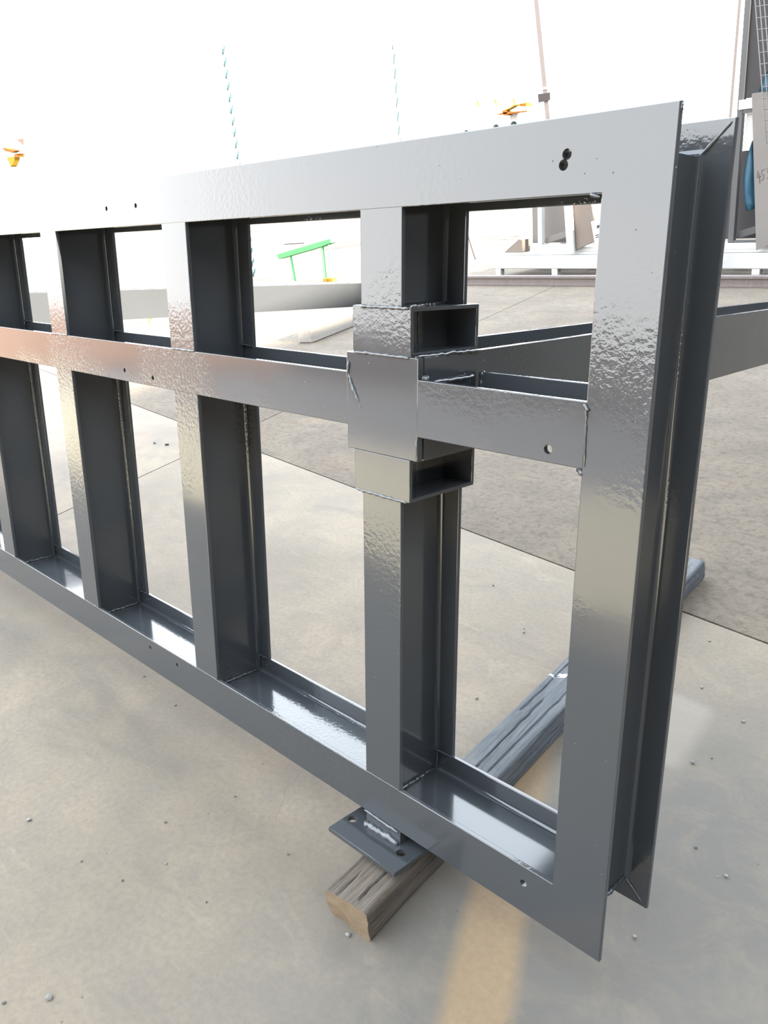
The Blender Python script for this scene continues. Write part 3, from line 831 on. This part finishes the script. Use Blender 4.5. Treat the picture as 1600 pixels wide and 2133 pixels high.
# tarpaulin: bulging strip behind the marked board, and a fold above it
def tarp(name, left, right, Y, label):
    bm = bmesh.new(); rows = []
    n = len(left)
    for i in range(n):
        row = []
        for j in range(7):
            t = j / 6
            u = left[i][0] * (1 - t) + right[i][0] * t; v = left[i][1] * (1 - t) + right[i][1] * t
            p = at(u, v, Y - .05 * math.sin(t * 3.14) - .012 * math.sin(i * 1.7 + j))
            row.append(bm.verts.new(p))
        rows.append(row)
    for i in range(n - 1):
        for j in range(6): bm.faces.new((rows[i][j], rows[i][j + 1], rows[i + 1][j + 1], rows[i + 1][j]))
    r = bmesh.ops.solidify(bm, geom=list(bm.faces), thickness=.006)
    o = finish(bm, name, TARP, None, smooth=80, flat=False)
    tag(o, label, 'tarpaulin'); return o
tarp('tarpaulin', [(1566, 296), (1557, 325), (1551, 352), (1548.5, 375), (1549, 400), (1552, 425), (1555, 441)],
     [(1570, 290), (1573, 325), (1574, 352), (1575, 375), (1575, 400), (1574, 420), (1574, 434)], SY + .185, 'strip of sky-blue tarpaulin bulging from behind the beige marked board')
tarp('tarpaulin', [(1598, 148), (1590, 165), (1584, 179), (1580, 192)], [(1625, 140), (1630, 160), (1632, 176), (1634, 184)], SY + .15, 'fold of pale blue tarpaulin above the beige marked board')

# ------------------------------------------------------------------ poles, cables, far things in the glare
pole = empty('scaffold_pole', at(1178, 560, 8.25)); tag(pole, 'tall weathered pole with a clamp rising behind the top rail', 'pole')
P0, P1, P2 = at(1181, 570, 8.25), at(1143, 235, 8.25), at(1117, -30, 8.25)
P0.z = 0
def sq_post(name, pts, w, mat, parent=None, off=Vector((0, 0, 0))):
    bm = bmesh.new(); R_ = []
    for p in pts:
        q = Vector(p) - off
        R_.append([bm.verts.new(q + Vector((a, b, 0)) * w) for a, b in ((-.5, -.5), (.5, -.5), (.5, .5), (-.5, .5))])
    for i in range(len(R_) - 1):
        for k in range(4): bm.faces.new((R_[i][k], R_[i][(k + 1) % 4], R_[i + 1][(k + 1) % 4], R_[i + 1][k]))
    bm.faces.new(R_[0]); bm.faces.new(R_[-1])
    return finish(bm, name, mat, parent)
sq_post('tube', [P0, P1, P2], .062, POLEM, pole, pole.location)
o = prism('clamp', [at(1120, 196, 8.2), at(1146, 192, 8.2), at(1146, 208, 8.2), at(1136, 211, 8.2), at(1121, 214, 8.2)], (0, .012, 0), STEELD, None, .004)
o.data.transform(Matrix.Translation(-pole.location)); o.parent = pole
sq_post('collar', [at(1137, 182, 8.25), at(1137.4, 187, 8.25)], .078, PALE, pole, pole.location)
tp = sq_post('thin_post', [at(1545, -30, SY - .1), at(1522, 250, SY - .1), Vector((at(1522, 250, SY - .1).x, SY - .1, 0))], .026, POLEM)
tag(tp, 'thin beige post beside the framed rack panel', 'post')

def cable(x, y, z1, label, rd):
    e = empty('twisted_cable', (x, y, 0)); tag(e, label, 'cable', 'twisted cables in the glare')
    for name, ph, r, m in (('light_strand', 0, rd * 1.15, ROPE2), ('dark_strand', 3.14, rd, ROPE1)):
        path = []
        n = int(z1 / .02)
        for i in range(n + 1):
            z = z1 * i / n; w = z / .15 * 2 * math.pi + ph
            path.append((math.cos(w) * rd * .9, math.sin(w) * rd * .9, z))
        tube(name, path, r, m, e, n=5)
c1 = at(457, 95, 7.0); c2 = at(818, 95, 7.0)
cable(-10.12, 7.0, c1.z, 'twisted dark teal cable rising in the glare at left', .017)
cable(-6.865, 7.0, c2.z, 'fainter twisted cable rising in the glare near the middle', .009)

# green trestle far behind
gy = 6.6
gt = empty('green_trestle', at(640, 600, gy)); tag(gt, 'bright green steel trestle in the sunlit yard behind the frame', 'trestle')
def gp(name, pts, th, mat):
    o = prism(name, [at(u, v, gy) for u, v in pts], (0, th, 0), mat, None, .003); o.data.transform(Matrix.Translation(-gt.location)); o.parent = gt; return o
gp('top_beam', [(576, 530), (668, 503), (688, 497), (689, 506), (668, 514), (580, 540)], .12, GREEN)
def legto(name, u0, v0, u1, v1, w, mat):
    a, b = at(u0, v0, gy + .03), at(u1, v1, gy + .03)
    if b.z < .02: pass
    b = Vector((b.x, b.y, 0)) if b.z < .25 else b
    a_, b_ = a - gt.location, b - gt.location
    return tube(name, [a_, b_], w, mat, gt, n=6)
legto('leg', 605, 530, 616, 592, .016, GREEN); legto('leg', 671, 508, 679, 588, .020, GREEN); legto('leg', 684, 505, 690, 588, .012, GREEN)
legto('brace', 630, 591, 690, 569, .010, STEELD); legto('brace', 593, 509, 634, 506, .008, STEELD)
for (u, v) in ((678, 583), (688, 583)):
    a = at(u - 4, v + 7, gy); b = at(u + 4, v, gy)
    o = box('foot_block', (a.x, gy, max(0, min(a.z, b.z))), (b.x, gy + .08, max(a.z, b.z) + .02), YELLOW, None, .004)
    o.data.transform(Matrix.Translation(-gt.location)); o.parent = gt

# orange loader arm standing high in the yard, behind the top rail
oy = 13.0
ol = empty('loader_boom', Vector((at(1060, 240, oy).x, oy, 0))); tag(ol, 'orange and yellow jointed loader boom glowing above the top rail', 'loader boom')
def op(name, pts, mat, th=.12, root=None, Y=oy):
    o = prism(name, [at(u, v, Y) for u, v in pts], (0, th, 0), mat, None, .004); o.data.transform(Matrix.Translation(-root.location)); o.parent = root; return o
op('lower_arm', [(1033, 239), (1047, 234), (1098, 230), (1098, 232), (1056, 238), (1050, 240), (1036, 240)], ORANGE, root=ol)
op('joint', [(1045, 231), (1055, 230), (1058, 239), (1050, 241), (1048, 236)], ORANGE, .2, root=ol)
op('upper_arm', [(1045, 231), (1062, 224), (1070, 218), (1082, 216), (1097, 213), (1097, 215.5), (1082, 219), (1072, 220), (1063, 226), (1050, 232)], YELLOW, root=ol)
op('bracket', [(1083, 217), (1096, 215), (1096, 222), (1083, 222)], ORANGE, .2, root=ol)
for u, v in ((992, 212), (1029, 209), (1067, 207)):
    op('lamp_post', [(u, v - 2), (u + 3, v - 2), (u + 6, v + 12), (u + 4, v + 12)], YELLOW, .03, root=ol)
mst = box('mast', (-.09, .15, 0), (.09, .33, at(1060, 236, oy).z), PALE, None, .01); mst.parent = ol

oy2 = 6.0
o2 = empty('loader_boom', Vector((at(25, 340, oy2).x, oy2, 0))); tag(o2, 'small orange and yellow boom pieces glowing at the left edge', 'loader boom')
op('upper_arm', [(33, 291), (49, 288), (49, 302), (46, 301), (42, 296)], BRICKY, .1, root=o2, Y=oy2)
op('middle_arm', [(4, 307), (33, 314), (25, 318), (9, 315)], ORANGE, .1, root=o2, Y=oy2)
op('lower_arm', [(13, 327), (30, 327), (30, 334), (25, 345), (22, 348)], YELLOW, .1, root=o2, Y=oy2)
op('joint', [(30, 321), (36, 320), (34, 328), (29, 328)], ORANGE, .14, root=o2, Y=oy2)
op('mast', [(20, 290), (36, 290), (38, 420), (22, 420)], PALE, .06, root=o2, Y=oy2 + .15)
for i, (u, v, r) in enumerate(((1070, 262, .085), (1033, 267, .08), (971, 273, .07))):
    c = at(u, v, 11.0); c.z = at(1070, 262, 11.0).z - .085 + r
    pp = empty('stacked_pipe', (c.x, 11.0, c.z)); tag(pp, ['rightmost', 'middle', 'leftmost'][i] + ' of the pale pipe ends showing above the top rail', 'pipe', 'pale pipes behind the top rail')
    bm = bmesh.new()
    for rr in (r, r * .8):
        for yy in (0, 2.0):
            for k in range(20): bm.verts.new((math.cos(k * math.pi / 10) * rr, yy, math.sin(k * math.pi / 10) * rr))
    bm.verts.ensure_lookup_table(); V = bm.verts
    for k in range(20):
        k2 = (k + 1) % 20
        bm.faces.new((V[k], V[k2], V[20 + k2], V[20 + k])); bm.faces.new((V[40 + k], V[60 + k], V[60 + k2], V[40 + k2]))
        bm.faces.new((V[k], V[40 + k], V[40 + k2], V[k2])); bm.faces.new((V[20 + k], V[20 + k2], V[60 + k2], V[60 + k]))
    o = finish(bm, 'wall', PIPE, pp, flat=False)
pr_ = empty('pipe_rack', (at(1020, 300, 11.0).x, 11.0, 0)); tag(pr_, 'pale rack carrying the pipes behind the top rail', 'rack')
PZ = at(1070, 262, 11.0).z - .085
for dx in (-1.0, 1.2):
    o = box('post', (dx, .3, 0), (dx + .08, .4, PZ - .06), PALE, pr_, .005); o = box('post', (dx, 1.5, 0), (dx + .08, 1.6, PZ - .06), PALE, pr_, .005)
for yy in (.3, 1.5):
    box('crossbar', (-1.3, yy, PZ - .07), (1.5, yy + .1, PZ), PALE, pr_, .005)
